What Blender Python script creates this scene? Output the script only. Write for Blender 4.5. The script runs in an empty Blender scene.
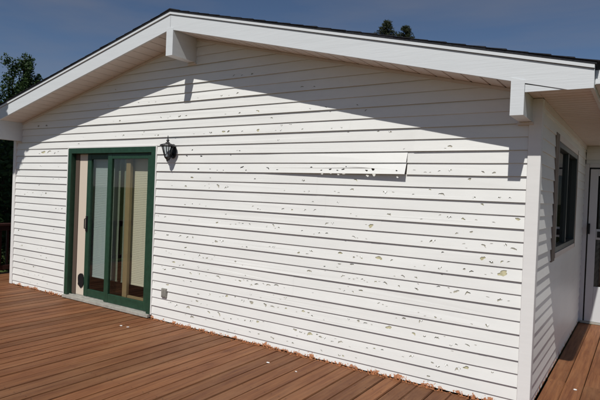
import bpy, bmesh, math, random
from mathutils import Vector, Matrix, noise
from mathutils.geometry import tessellate_polygon
R = math.radians
random.seed(7)
scene = bpy.context.scene
col = scene.collection

# ---------------------------------------------------------------- camera
YAW, PITCH, ROLL = 0.585, -0.013, 0.040
cy, sy, cp, sp = math.cos(YAW), math.sin(YAW), math.cos(PITCH), math.sin(PITCH)
fw = Vector((-sy * cp, cy * cp, sp)); rt = Vector((cy, sy, 0)); up = rt.cross(fw)
cr, sr = math.cos(ROLL), math.sin(ROLL)
rt2 = cr * rt + sr * up; up2 = -sr * rt + cr * up
cam = bpy.data.cameras.new('camera'); co = bpy.data.objects.new('camera', cam); col.objects.link(co)
cam.sensor_width = 36; cam.lens = 517.1 / 600 * 36; cam.clip_end = 3000; cam.clip_start = .05
M3 = Matrix((rt2, up2, -fw)).transposed()
co.matrix_world = Matrix.Translation((0.669, -4.268, 1.59)) @ M3.to_4x4()
scene.camera = co

# ---------------------------------------------------------------- sky and sun
SUN = Vector((0.070, -0.369, 0.455)).normalized()      # towards the sun
w = bpy.data.worlds.new('World'); scene.world = w; w.use_nodes = True
nt = w.node_tree; bg = nt.nodes['Background']
sky = nt.nodes.new('ShaderNodeTexSky'); sky.sky_type = 'NISHITA'; sky.sun_disc = False
sky.sun_elevation = math.asin(SUN.z); sky.sun_rotation = math.atan2(SUN.x, SUN.y)
sky.altitude = 1400; sky.air_density = .85; sky.dust_density = .8; sky.ozone_density = 3.0
# a few thin streaks of high cloud, all over the sky
tc = nt.nodes.new('ShaderNodeTexCoord'); mp = nt.nodes.new('ShaderNodeMapping'); mp.inputs['Scale'].default_value = (1.2, 2.4, 9)
mp.inputs['Rotation'].default_value = (0, R(18), R(30))
nz = nt.nodes.new('ShaderNodeTexNoise'); nz.inputs['Scale'].default_value = 1.6; nz.inputs['Detail'].default_value = 5
rp = nt.nodes.new('ShaderNodeValToRGB'); rp.color_ramp.elements[0].position = .42; rp.color_ramp.elements[1].position = .80
rp.color_ramp.elements[0].color = (0, 0, 0, 1); rp.color_ramp.elements[1].color = (.42, .42, .42, 1)
mx = nt.nodes.new('ShaderNodeMix'); mx.data_type = 'RGBA'; mx.inputs[7].default_value = (3.5, 3.4, 3.7, 1)
L = nt.links.new
L(tc.outputs['Generated'], mp.inputs[0]); L(mp.outputs[0], nz.inputs['Vector']); L(nz.outputs[0], rp.inputs[0])
L(rp.outputs[0], mx.inputs[0]); L(sky.outputs[0], mx.inputs[6]); L(mx.outputs[2], bg.inputs[0])
bg.inputs[1].default_value = 0.060
sl = bpy.data.lights.new('sun', 'SUN'); sl.energy = 3.85; sl.angle = R(.5); sl.color = (1, .965, .91)
so = bpy.data.objects.new('sun', sl); col.objects.link(so); so.rotation_euler = SUN.to_track_quat('Z', 'Y').to_euler(); so.location = (2, -9, 12)
scene.view_settings.view_transform = 'Standard'; scene.view_settings.look = 'None'
scene.view_settings.exposure = 0.0; scene.view_settings.gamma = 1

# ---------------------------------------------------------------- materials
def mat(name, colr, rough=.6, spec=.5, metal=0, var=0, vscale=8, stretch=(1, 1, 1), bump=0, bscale=60, col2=None, rnd=0):
    m = bpy.data.materials.new(name); m.use_nodes = True; t = m.node_tree; b = t.nodes['Principled BSDF']
    b.inputs['Base Color'].default_value = (*colr, 1); b.inputs['Roughness'].default_value = rough
    b.inputs['Specular IOR Level'].default_value = spec; b.inputs['Metallic'].default_value = metal
    if var or bump or rnd:
        g = t.nodes.new('ShaderNodeNewGeometry')
        q = t.nodes.new('ShaderNodeMapping'); q.inputs['Scale'].default_value = stretch; t.links.new(g.outputs['Position'], q.inputs[0])
        last = None
        if var or rnd:
            n = t.nodes.new('ShaderNodeTexNoise'); n.inputs['Scale'].default_value = vscale; n.inputs['Detail'].default_value = 6; n.inputs['Roughness'].default_value = .65
            if rnd:
                oi = t.nodes.new('ShaderNodeObjectInfo'); ad = t.nodes.new('ShaderNodeVectorMath'); ad.operation = 'ADD'
                sc = t.nodes.new('ShaderNodeMath'); sc.operation = 'MULTIPLY'; sc.inputs[1].default_value = 37
                t.links.new(oi.outputs['Random'], sc.inputs[0]); t.links.new(q.outputs[0], ad.inputs[0]); t.links.new(sc.outputs[0], ad.inputs[1])
                t.links.new(ad.outputs[0], n.inputs['Vector'])
            else: t.links.new(q.outputs[0], n.inputs['Vector'])
            r = t.nodes.new('ShaderNodeValToRGB'); r.color_ramp.elements[0].position = .3; r.color_ramp.elements[1].position = .7
            c2 = col2 or tuple(max(0, c * (1 - var)) for c in colr)
            r.color_ramp.elements[0].color = (*c2, 1); r.color_ramp.elements[1].color = (*colr, 1)
            t.links.new(n.outputs[0], r.inputs[0]); last = r.outputs[0]
            if rnd:
                hv = t.nodes.new('ShaderNodeHueSaturation'); mr = t.nodes.new('ShaderNodeMapRange')
                mr.inputs[3].default_value = 1 - rnd; mr.inputs[4].default_value = 1 + rnd
                t.links.new(oi.outputs['Random'], mr.inputs[0]); t.links.new(mr.outputs[0], hv.inputs['Value'])
                t.links.new(last, hv.inputs['Color']); last = hv.outputs[0]
            t.links.new(last, b.inputs['Base Color'])
        if bump:
            n2 = t.nodes.new('ShaderNodeTexNoise'); n2.inputs['Scale'].default_value = bscale; n2.inputs['Detail'].default_value = 4
            t.links.new(q.outputs[0], n2.inputs['Vector'])
            bp = t.nodes.new('ShaderNodeBump'); bp.inputs['Strength'].default_value = bump; bp.inputs['Distance'].default_value = .004
            t.links.new(n2.outputs[0], bp.inputs['Height']); t.links.new(bp.outputs[0], b.inputs['Normal'])
    return m

def siding_mat():
    """white vinyl with faint grime and brushed-on deck stain along the deck line"""
    m = mat('white_vinyl', (.795, .80, .775), .42, .4, var=.08, vscale=1.3, stretch=(1, 1, 3), bump=.12, bscale=9)
    t = m.node_tree; b = t.nodes['Principled BSDF']; ln = t.links.new
    src = b.inputs['Base Color'].links[0].from_socket
    g = t.nodes.new('ShaderNodeNewGeometry'); s = t.nodes.new('ShaderNodeSeparateXYZ'); ln(g.outputs['Position'], s.inputs[0])
    def nzn(scale, det, st):
        q = t.nodes.new('ShaderNodeMapping'); q.inputs['Scale'].default_value = st; ln(g.outputs['Position'], q.inputs[0])
        n = t.nodes.new('ShaderNodeTexNoise'); n.inputs['Scale'].default_value = scale; n.inputs['Detail'].default_value = det; ln(q.outputs[0], n.inputs['Vector']); return n.outputs[0]
    def mth(op, a, bb, clamp=False):
        k = t.nodes.new('ShaderNodeMath'); k.operation = op; k.use_clamp = clamp
        for i, v in enumerate((a, bb)):
            if isinstance(v, (int, float)): k.inputs[i].default_value = v
            else: ln(v, k.inputs[i])
        return k.outputs[0]
    n1 = nzn(9, 3, (1, 1, .6)); n2 = nzn(60, 3, (1, 1, 1))
    lim = mth('ADD', mth('MULTIPLY', mth('SUBTRACT', n1, .46), .15), mth('MULTIPLY', mth('SUBTRACT', n2, .5), .11))
    msk = mth('MULTIPLY', mth('SUBTRACT', lim, mth('SUBTRACT', s.outputs[2], .012)), 130, True)
    mxx = t.nodes.new('ShaderNodeMix'); mxx.data_type = 'RGBA'; ln(msk, mxx.inputs[0]); ln(src, mxx.inputs[6])
    rr = t.nodes.new('ShaderNodeValToRGB'); rr.color_ramp.elements[0].color = (.22, .075, .028, 1); rr.color_ramp.elements[1].color = (.50, .23, .12, 1)
    rr.color_ramp.elements[0].position = .35; rr.color_ramp.elements[1].position = .62; ln(n2, rr.inputs[0]); ln(rr.outputs[0], mxx.inputs[7])
    ln(mxx.outputs[2], b.inputs['Base Color']); return m

def glass_mat(name, tint, gloss=.9):
    m = bpy.data.materials.new(name); m.use_nodes = True; t = m.node_tree; t.nodes.remove(t.nodes['Principled BSDF'])
    o = t.nodes['Material Output']; tr = t.nodes.new('ShaderNodeBsdfTransparent'); tr.inputs[0].default_value = (*tint, 1)
    gl = t.nodes.new('ShaderNodeBsdfGlossy'); gl.inputs['Roughness'].default_value = .015; gl.inputs[0].default_value = (gloss, gloss, gloss, 1)
    fr = t.nodes.new('ShaderNodeFresnel'); fr.inputs[0].default_value = 1.75
    mm = t.nodes.new('ShaderNodeMixShader'); ge = t.nodes.new('ShaderNodeNewGeometry'); iv = t.nodes.new('ShaderNodeMath'); iv.operation = 'SUBTRACT'; iv.inputs[0].default_value = 1; t.links.new(ge.outputs['Backfacing'], iv.inputs[1])
    mu = t.nodes.new('ShaderNodeMath'); mu.operation = 'MULTIPLY'; t.links.new(fr.outputs[0], mu.inputs[0]); t.links.new(iv.outputs[0], mu.inputs[1]); t.links.new(mu.outputs[0], mm.inputs[0]); t.links.new(tr.outputs[0], mm.inputs[1]); t.links.new(gl.outputs[0], mm.inputs[2])
    t.links.new(mm.outputs[0], o.inputs[0]); return m

def deck_mat():
    m = mat('stained_deck_wood', (.232, .101, .042), .62, .25, var=.5, vscale=3.2, stretch=(14, .55, 1), bump=.35, bscale=22, col2=(.115, .042, .020), rnd=.26)
    t = m.node_tree; b = t.nodes['Principled BSDF']; src = b.inputs['Base Color'].links[0].from_socket
    g = t.nodes.new('ShaderNodeNewGeometry'); q = t.nodes.new('ShaderNodeMapping'); q.inputs['Scale'].default_value = (1.4, .45, 1); t.links.new(g.outputs['Position'], q.inputs[0])
    n = t.nodes.new('ShaderNodeTexNoise'); n.inputs['Scale'].default_value = 2.1; n.inputs['Detail'].default_value = 7; n.inputs['Roughness'].default_value = .7; t.links.new(q.outputs[0], n.inputs['Vector'])
    rr = t.nodes.new('ShaderNodeValToRGB'); rr.color_ramp.elements[0].position = .46; rr.color_ramp.elements[1].position = .74; rr.color_ramp.elements[1].color = (.55, .55, .55, 1); t.links.new(n.outputs[0], rr.inputs[0])
    x_ = t.nodes.new('ShaderNodeMix'); x_.data_type = 'RGBA'; x_.inputs[7].default_value = (.29, .155, .078, 1); t.links.new(rr.outputs[0], x_.inputs[0]); t.links.new(src, x_.inputs[6])
    r2 = t.nodes.new('ShaderNodeValToRGB'); r2.color_ramp.elements[0].position = .25; r2.color_ramp.elements[1].position = .42; r2.color_ramp.elements[0].color = (.6, .52, .5, 1); t.links.new(n.outputs[0], r2.inputs[0])
    y_ = t.nodes.new('ShaderNodeMix'); y_.data_type = 'RGBA'; y_.blend_type = 'MULTIPLY'; y_.inputs[0].default_value = 1; t.links.new(x_.outputs[2], y_.inputs[6]); t.links.new(r2.outputs[0], y_.inputs[7])
    t.links.new(y_.outputs[2], b.inputs['Base Color'])
    return m

def leaf_mat(name, c1, c2):
    m = mat(name, c1, .6, .3, var=.5, vscale=1.7, col2=c2)
    t = m.node_tree; b = t.nodes['Principled BSDF']; o = t.nodes['Material Output']
    tl = t.nodes.new('ShaderNodeBsdfTranslucent'); mm = t.nodes.new('ShaderNodeMixShader'); mm.inputs[0].default_value = .25
    t.links.new(b.inputs['Base Color'].links[0].from_socket, tl.inputs[0]); t.links.new(b.outputs[0], mm.inputs[1]); t.links.new(tl.outputs[0], mm.inputs[2]); t.links.new(mm.outputs[0], o.inputs[0]); return m

M = dict(
    vinyl=siding_mat(),
    wrap=mat('sheathing', (.30, .28, .25), .9, .1, var=.5, vscale=11),
    foam=mat('foam_backing', (.62, .58, .38), .9, .1, var=.45, vscale=40),
    chip=mat('chipped_vinyl', (.56, .54, .49), .7, .2),
    under=mat('weathered_backing', (.56, .53, .43), .9, .1, var=.55, vscale=70, col2=(.26, .245, .20)),
    trim=mat('white_trim_paint', (.76, .755, .74), .5, .35, var=.05, vscale=3, stretch=(1, 1, 6), bump=.1, bscale=14),
    fascia=mat('white_fascia_paint', (.66, .69, .71), .5, .35, var=.06, vscale=4, stretch=(.5, 1, 9), bump=.22, bscale=12),
    soffit=mat('soffit_metal', (.70, .64, .59), .5, .35, var=.08, vscale=3),
    shingle=mat('asphalt_shingle', (.035, .036, .042), .95, .1, var=.5, vscale=60, bump=.5, bscale=150, rnd=.2),
    green=mat('green_door_paint', (.020, .062, .036), .42, .4, var=.35, vscale=16, bump=.15, bscale=30),
    tan=mat('tan_door_stile', (.36, .29, .19), .5, .35, var=.12, vscale=10),
    cream=mat('cream_panel', (.64, .56, .46), .5, .35),
    rubber=mat('black_rubber', (.008, .008, .009), .55, .4),
    sill=mat('sill_aluminium', (.45, .44, .39), .45, .5, var=.35, vscale=14),
    glass=glass_mat('tinted_glass', (.77, .81, .805)),
    glass2=glass_mat('warm_glass', (.87, .865, .81)),
    dglass=glass_mat('dark_window_glass', (.10, .15, .16)),
    blind=mat('white_blind', (.72, .73, .70), .5, .3),
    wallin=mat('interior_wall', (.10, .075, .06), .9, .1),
    floorin=mat('interior_floor', (.12, .055, .035), .6, .3),
    black=mat('black_lantern_metal', (.016, .016, .018), .45, .5, var=.3, vscale=30),
    lglass=glass_mat('lantern_glass', (.75, .78, .80)),
    greyp=mat('weathered_grey_plastic', (.30, .29, .26), .7, .3, var=.35, vscale=40),
    deck=deck_mat(),
    rail=mat('dark_stained_rail', (.050, .018, .014), .6, .3, var=.4, vscale=5, stretch=(1, 1, 1)),
    casing=mat('weathered_casing', (.27, .225, .19), .8, .2, var=.4, vscale=9, stretch=(1, 1, .6)),
    winframe=mat('window_frame_metal', (.030, .042, .040), .4, .5),
    storm=mat('storm_door_white', (.62, .63, .64), .4, .4),
    gap=mat('dark_gap', (.02, .02, .02), .9, .1),
    bark=mat('bark', (.075, .055, .04), .9, .1, var=.5, vscale=9, bump=.6, bscale=20),
    leaf=leaf_mat('broad_leaves', (.045, .085, .022), (.018, .042, .012)),
    needle=leaf_mat('conifer_needles', (.050, .062, .030), (.026, .036, .018)),
    grass=mat('lawn_grass', (.075, .105, .03), .9, .1, var=.45, vscale=.6, bump=.6, bscale=30),
    frame_wood=mat('deck_framing', (.16, .10, .065), .8, .2, var=.3, vscale=4),
)

# ---------------------------------------------------------------- helpers
def tag(o, label=None, cat=None, group=None, kind=None):
    if label: o['label'] = label
    if cat: o['category'] = cat
    if group: o['group'] = group
    if kind: o['kind'] = kind
    return o
def empty(name, loc=(0, 0, 0)):
    o = bpy.data.objects.new(name, None); o.location = loc; o.empty_display_size = .2; col.objects.link(o); return o
def mesh_obj(name, me, parent=None):
    o = bpy.data.objects.new(name, me); col.objects.link(o)
    if parent is not None:
        o.parent = parent; bpy.context.view_layer.update() if False else None
        o.matrix_parent_inverse = Matrix.Translation(-world_loc(parent))
    return o
def world_loc(o):
    v = o.location.copy()
    return v if o.get('at_loc') else Vector((0, 0, 0))
class MB:
    """collects boxes, prisms and tubes and links them as one mesh object"""
    def __init__(s): s.v = []; s.f = []; s.mi = []
    def add(s, vs, fs, mi=0):
        n = len(s.v); s.v += [tuple(v) for v in vs]; s.f += [tuple(n + i for i in f) for f in fs]; s.mi += [mi] * len(fs); return s
    def box(s, x0, x1, y0, y1, z0, z1, mi=0):
        return s.add([(x, y, z) for z in (z0, z1) for y in (y0, y1) for x in (x0, x1)],
                     [(0, 2, 3, 1), (4, 5, 7, 6), (0, 1, 5, 4), (2, 6, 7, 3), (0, 4, 6, 2), (1, 3, 7, 5)], mi)
    def prism(s, poly, axis, a, b, mi=0):
        """poly of 2-D points extruded along axis from a to b; 'y': (x,z) 'x': (y,z) 'z': (x,y)"""
        def P(p, t):
            return {'y': (p[0], t, p[1]), 'x': (t, p[0], p[1]), 'z': (p[0], p[1], t)}[axis]
        n = len(poly); vs = [P(p, a) for p in poly] + [P(p, b) for p in poly]
        fs = [tuple(range(n)), tuple(range(2 * n - 1, n - 1, -1))] + [(i, i + n, (i + 1) % n + n, (i + 1) % n) for i in range(n)]
        return s.add(vs, fs, mi)
    def lathe(s, prof, c, seg=12, mi=0, cap=True, rot=0):
        vs = []; fs = []
        for r, z in prof:
            for k in range(seg):
                a = 2 * math.pi * (k + rot) / seg; vs.append((c[0] + r * math.cos(a), c[1] + r * math.sin(a), c[2] + z))
        for i in range(len(prof) - 1):
            for k in range(seg):
                k2 = (k + 1) % seg; fs.append((i * seg + k, i * seg + k2, (i + 1) * seg + k2, (i + 1) * seg + k))
        if cap: fs += [tuple(range(seg - 1, -1, -1)), tuple(range((len(prof) - 1) * seg, len(prof) * seg))]
        return s.add(vs, fs, mi)
    def tube(s, pts, r, seg=8, mi=0):
        pts = [Vector(p) for p in pts]; vs = []; fs = []
        rr = r if isinstance(r, (list, tuple)) else [r] * len(pts)
        for i, p in enumerate(pts):
            d = (pts[min(i + 1, len(pts) - 1)] - pts[max(i - 1, 0)]).normalized()
            a = d.orthogonal().normalized() if abs(d.z) < .95 else Vector((1, 0, 0)); a = (a - d * a.dot(d)).normalized(); b = d.cross(a)
            for k in range(seg):
                t = 2 * math.pi * k / seg; vs.append(p + (a * math.cos(t) + b * math.sin(t)) * rr[i])
        for i in range(len(pts) - 1):
            for k in range(seg):
                k2 = (k + 1) % seg; fs.append((i * seg + k, i * seg + k2, (i + 1) * seg + k2, (i + 1) * seg + k))
        fs += [tuple(range(seg - 1, -1, -1)), tuple(range((len(pts) - 1) * seg, len(pts) * seg))]
        return s.add(vs, fs, mi)
    def build(s, name, mats, parent=None, smooth=False, bevel=0, fixn=True):
        me = bpy.data.meshes.new(name); me.from_pydata(s.v, [], s.f); me.update()
        for m_ in (mats if isinstance(mats, (list, tuple)) else [mats]): me.materials.append(m_)
        for p, i in zip(me.polygons, s.mi): p.material_index = i
        if fixn or bevel:
            bm = bmesh.new(); bm.from_mesh(me)
            if fixn: bmesh.ops.recalc_face_normals(bm, faces=bm.faces)
            if bevel:
                es = [e for e in bm.edges if len(e.link_faces) == 2 and e.calc_face_angle(0) > .6]
                bmesh.ops.bevel(bm, geom=es, offset=bevel, segments=1, affect='EDGES', clamp_overlap=True)
            bm.to_mesh(me); bm.free()
        if smooth:
            for p in me.polygons: p.use_smooth = True
        return mesh_obj(name, me, parent)

# ---------------------------------------------------------------- key measures (metres; deck top z = 0, right front corner of the house x = y = 0)
ZR = 1.79                      # butt line of the sprung siding panel
C = .1016                      # siding exposure
XL = -7.52                     # left corner
AX, AT = -3.70, ZR + 1.722     # ridge: x and fascia top
SR, SLF = .2445, .2285         # roof slopes right / left
D = .369                       # rake overhang
FH = .192                      # fascia height (plumb)
ER, EL = .37, XL - .37         # eave ends
ZE = ZR + .592                 # boxed eave soffit
YB = 3.70                      # entry wall
def top(x): return AT - (SR * (x - AX) if x > AX else SLF * (AX - x))
def bot(x): return top(x) - FH
DX0, DX1, DZ1 = -6.068, -4.266, ZR + .300     # patio door outer frame

# ---------------------------------------------------------------- ground
bmg = MB(); n = 48
ring = [(0, 0)] + [(r_ * math.cos(2 * math.pi * k / n), r_ * math.sin(2 * math.pi * k / n)) for r_ in (12, 30, 80, 250, 1200) for k in range(n)]
vs = [(x - 3, y, -.75 + (.25 * noise.noise(Vector((x * .05, y * .05, 3))) if math.hypot(x, y) > 20 else 0)) for x, y in ring]
fs = [(0, 1 + k, 1 + (k + 1) % n) for k in range(n)]
for r_ in range(4):
    for k in range(n):
        a = 1 + r_ * n + k; b = 1 + r_ * n + (k + 1) % n; fs.append((a, a + n, b + n, b))
lawn = bmg.add(vs, fs).build('lawn', M['grass'], smooth=True); tag(lawn, 'green lawn around the deck', kind='structure')

# ---------------------------------------------------------------- deck
deck = empty('deck'); tag(deck, 'reddish brown stained timber deck wrapping around the white house', kind='structure')
PITCHB, BW = .146, .1395
lens = {}
def board_mesh(ln):
    key = round(ln, 2)
    if key not in lens:
        b = MB().box(-BW / 2, BW / 2, 0, key, -.038, 0)
        me = bpy.data.meshes.new('deck_board'); me.from_pydata(b.v, [], b.f); bm = bmesh.new(); bm.from_mesh(me)
        bmesh.ops.recalc_face_normals(bm, faces=bm.faces)
        bmesh.ops.bevel(bm, geom=[e for e in bm.edges if abs(e.verts[0].co.y - e.verts[1].co.y) > .1], offset=.005, segments=2, affect='EDGES')
        bm.to_mesh(me); bm.free(); me.materials.append(M['deck']); lens[key] = me
    return lens[key]
rb = random.Random(3)
def board(x, y0, y1):
    ln = round(y1 - y0, 2); o = mesh_obj('deck_board', board_mesh(ln), deck)
    o.location = (x + rb.uniform(-.003, .003), y0, -.003 + rb.uniform(-.002, .002)); o.rotation_euler = (0, rb.uniform(-.006, .006), rb.uniform(-.0006, .0006))
x = .085 - 59 * PITCHB
joints = (-3.05, -3.65, -2.95, -4.25)
k = 0
while x < 2.9:
    yend = -.018 if XL - .09 < x < .05 else (3.67 if x >= .05 else 3.5)
    j = joints[k % 4]
    board(x, -6.5, j - .003); 
    if yend > 1: board(x, j + .003, .31 + .6 * (k % 2)); board(x, .316 + .6 * (k % 2), yend)
    else: board(x, j + .003, yend)
    x += PITCHB; k += 1
sc_ = MB(); xs = .085 - 59 * PITCHB
while xs < 2.9:
    for y in [-6.38 + .6 * i for i in range(17)]:
        if y > 0 and XL - .09 < xs < .05: continue
        for o_ in (-.042, .042):
            px_, py_ = xs + o_ + rb.uniform(-.008, .008), y + rb.uniform(-.010, .010)
            sc_.add([(px_ + .0042 * math.cos(t * 1.0472), py_ + .0042 * math.sin(t * 1.0472), .0012) for t in range(6)], [tuple(range(6))])
    xs += PITCHB
tag(sc_.build('screw_heads', mat('rusty_screw', (.05, .035, .03), .6, .4, .5), deck, fixn=False), kind='stuff')
fr = MB()
for y in [-6.4 + .6 * i for i in range(17)]:
    if y < 0: fr.box(-8.6, 2.9, y, y + .04, -.24, -.05)
    else: fr.box(-8.6, XL - .05, y, y + .04, -.24, -.05); fr.box(.05, 2.9, y, y + .04, -.24, -.05)
for xx in (-8.5, -5.5, -2.5, .6, 2.7):
    for y in (-6.2, -3.2): fr.box(xx, xx + .1, y, y + .1, -.8, -.245)
fr.build('joist_frame', M['frame_wood'], deck)
rim = MB().box(-8.64, 2.95, -6.56, -6.52, -.25, -.01).box(-8.66, -8.63, -6.5, 3.5, -.25, -.01)
rim.build('rim_board', M['deck'], deck)

# ---------------------------------------------------------------- house
house = empty('house'); tag(house, 'white vinyl sided house with hail pocked gable wall and green patio door', 'house')
DMG = (
    "687,241,27h 666,241,26h 509,284,14h 521,262,14c 510,243,11c 505,223,17c 491,224,27a 575,224,15c 586,215,18h 641,225,13c 463,264,16h 682,202,17h "
    "672,200,46h 656,200,46h 642,202,19h 431,263,21c 391,261,12c 360,263,14c 324,262,14h 313,262,11c 301,262,20a 307,282,16h 282,282,15h 421,243,18h "
    "408,242,12h 389,243,24h 378,243,19h 317,240,16c 297,242,13h 273,242,21a 424,222,15h 453,224,10c 364,222,14c 348,221,12c 338,222,18h 319,223,22y "
    "292,222,15h 271,223,21y 395,219,10c 218,264,20h 204,261,14h 147,239,15h 156,241,9h 207,242,12h 255,235,17h 231,229,16h 248,222,14c 185,238,10c "
    "241,220,12h 215,220,8h 182,220,10c 172,220,10h 134,219,9h 366,204,14h 295,202,11h 352,199,16h 308,199,9c 244,211,18a 290,184,26a 268,182,38a "
    "257,183,21a 244,182,10h 355,182,28c 337,182,11h 326,179,9c 317,179,11c 285,180,17c 365,171,21h 337,172,14h 273,172,13h 397,162,19c 374,162,19h "
    "344,163,14c 325,163,27a 311,162,29a 337,160,9c 363,142,12h 374,139,12h 351,142,9c 341,140,9c 274,143,15h 264,139,10c 311,133,15a 407,124,17h "
    "367,123,14c 324,123,18h 297,123,20c 278,124,15h 244,122,10c 402,103,17h 381,104,19h 368,103,19h 324,102,20h 316,103,27a 280,99,11h 250,103,12h "
    "371,91,17h 350,84,21a 343,82,14h 329,82,18c 390,72,24y 350,70,16h 380,69,12h 285,80,11c 358,79,12c 405,62,25h 389,64,34a 410,65,15c 362,62,21a "
    "349,63,19h 320,63,32a 398,82,10c 294,63,18c 288,63,17h 278,64,15a 265,62,28a 250,63,27h 240,64,25h 272,50,13h 372,52,12h 399,45,22y 348,40,14h "
    "331,42,16h 306,44,20y 301,41,22y 283,42,22h 271,42,26h 254,42,25a 244,42,29a 350,32,19h 344,30,14h 334,30,12c 383,22,34a 363,22,29h 396,23,12c "
    "332,22,28h 317,23,30a 308,19,23c 279,22,11h 262,25,19y 257,22,21y 357,15,33h 260,11,13h 243,10,25h 293,8,11h 212,171,18h 155,173,22a 234,161,10c "
    "210,160,10c 176,162,8c 158,164,21a 125,163,24a 200,150,12h 172,152,15h 235,142,20h 224,142,12h 209,143,14h 197,143,16h 158,142,7c 120,143,22a "
    "152,140,9c 183,130,21h 137,132,26y 211,122,12a 183,122,13h 197,120,8c 150,119,7c 141,119,7c 200,103,20a 168,105,21h 214,100,14y 153,102,11h "
    "146,102,19a 128,105,33y 115,103,18h 168,94,15h 184,90,12h 201,83,28a 163,83,23h 157,82,11h 152,82,9h 144,83,9h 130,82,15a 121,82,22a 108,81,13a "
    "158,74,11c 162,70,11h 196,63,10c 126,63,15a 228,53,20h 227,43,14h 206,43,24a 200,43,10h 182,39,8c 156,44,10h 139,43,19a 116,44,30y 109,53,9c "
    "215,24,20h 74,162,26a 98,162,9h 84,167,9a 47,160,15a 27,162,8h 19,162,10h 66,144,21a 55,143,19a 31,142,15h 13,146,20y 90,141,16c 59,131,16h 89,122,11c "
    "79,123,26a 38,123,22a 15,122,24a 51,120,14c 38,113,22y 18,112,14h 22,104,41y 46,101,17a 94,100,14c 66,99,9c 93,89,16h 73,86,18a 57,83,24a 48,83,23a "
    "23,81,21a 89,61,11c 102,54,15h 74,58,11h 32,58,17h 68,203,16h 72,200,9c 76,182,12h 67,183,16a 84,180,9c 51,176,15h 32,180,14h 108,201,9h 167,183,15h "
    "136,183,20h 113,182,9h 197,22,30a 192,25,12h 204,22,10h 212,18,12c 181,22,14h 189,19,10c 172,20,18a 163,21,25a 136,21,10h 129,22,15a 217,10,14h "
    "184,9,12h 160,9,12h 93,42,20a 72,42,23a 67,42,18a 60,38,12h 47,41,23a 93,22,22a 75,21,13h 70,17,15h 78,8,13h 47,23,21h 53,20,25a 59,34,9c 203,185,12h "
    "191,182,10h 181,183,15h 173,182,11h 719,166,17c 646,166,19h 631,166,13h 676,183,10c 632,183,10c 682,156,15h 697,144,15h 662,144,21h 712,144,10c "
    "671,145,8c 635,123,14h 620,123,16h 706,124,10c 734,85,18h 639,92,18h 722,62,17h 670,63,10h 670,51,15h 655,50,15h 714,42,16h 689,33,19h 674,22,12h "
    "684,21,10h 652,12,18h 714,21,9c 695,9,10c "
).split()
marks = []
for e in DMG:
    a, b, c = e[:-1].split(','); marks.append((-int(a) / 100, int(b) / 100, int(c) / 1000, e[-1]))

# small satellite nicks round the bigger strikes
rn = random.Random(12)
for m_ in list(marks):
    for _ in range(rn.choice((0, 1, 1, 2, 3) if m_[1] < 1.3 else (0, 0, 0, 1, 1))):
        marks.append((m_[0] + rn.gauss(0, .09), m_[1] + rn.gauss(0, .016), rn.uniform(.010, .020), rn.choice('ccha')))
def clip(poly, a, b, c):
    """keep a*u + b*v <= c"""
    out = []
    for i in range(len(poly)):
        p, q = poly[i], poly[(i + 1) % len(poly)]; dp = a * p[0] + b * p[1] - c; dq = a * q[0] + b * q[1] - c
        if dp <= 0: out.append(p)
        if (dp < 0) != (dq < 0) and abs(dp - dq) > 1e-12:
            t = dp / (dp - dq); out.append((p[0] + t * (q[0] - p[0]), p[1] + t * (q[1] - p[1])))
    res = []
    for p in out:
        if not res or math.dist(p, res[-1]) > 1e-5: res.append(p)
    if len(res) > 1 and math.dist(res[0], res[-1]) < 1e-5: res.pop()
    return res if len(res) > 2 else []
rh = random.Random(11)
def blob(c, w_, h_, n_=9):
    n_ += 4; p1, p2, p3 = (rh.random() * 6.28 for _ in range(3)); out = []
    for k in range(n_):
        a = 2 * math.pi * k / n_; f_ = .84 + .16 * math.sin(2 * a + p1) + .12 * math.sin(3 * a + p2) + .07 * math.sin(5 * a + p3) + rh.uniform(-.16, .12)
        out.append((c[0] + math.cos(a) * w_ / 2 * f_, c[1] + math.sin(a) * h_ / 2 * f_))
    return out
def arc(c, w_, h_):
    """a crescent crack: open side down or to one side"""
    n_ = 6; tilt = rh.uniform(-.7, .7); a0 = rh.uniform(.0, .5); a1 = math.pi - rh.uniform(.0, .5); th = rh.uniform(.45, .8)
    o_ = []; i_ = []
    for k in range(n_ + 1):
        a = a0 + (a1 - a0) * k / n_ + tilt; f_ = math.sin(math.pi * k / n_)
        j_ = rh.uniform(.78, 1.22)
        o_.append((c[0] + math.cos(a) * w_ / 2 * j_, c[1] - h_ * .2 + math.sin(a) * h_ * .6 * j_))
        q = 1 - th * (.25 + .75 * f_); q = max(.08, q + rh.uniform(-.12, .10)); i_.append((c[0] + math.cos(a) * w_ / 2 * q * j_, c[1] - h_ * .2 + math.sin(a) * h_ * .6 * q * j_))
    return o_ + i_[1:-1][::-1]
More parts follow.
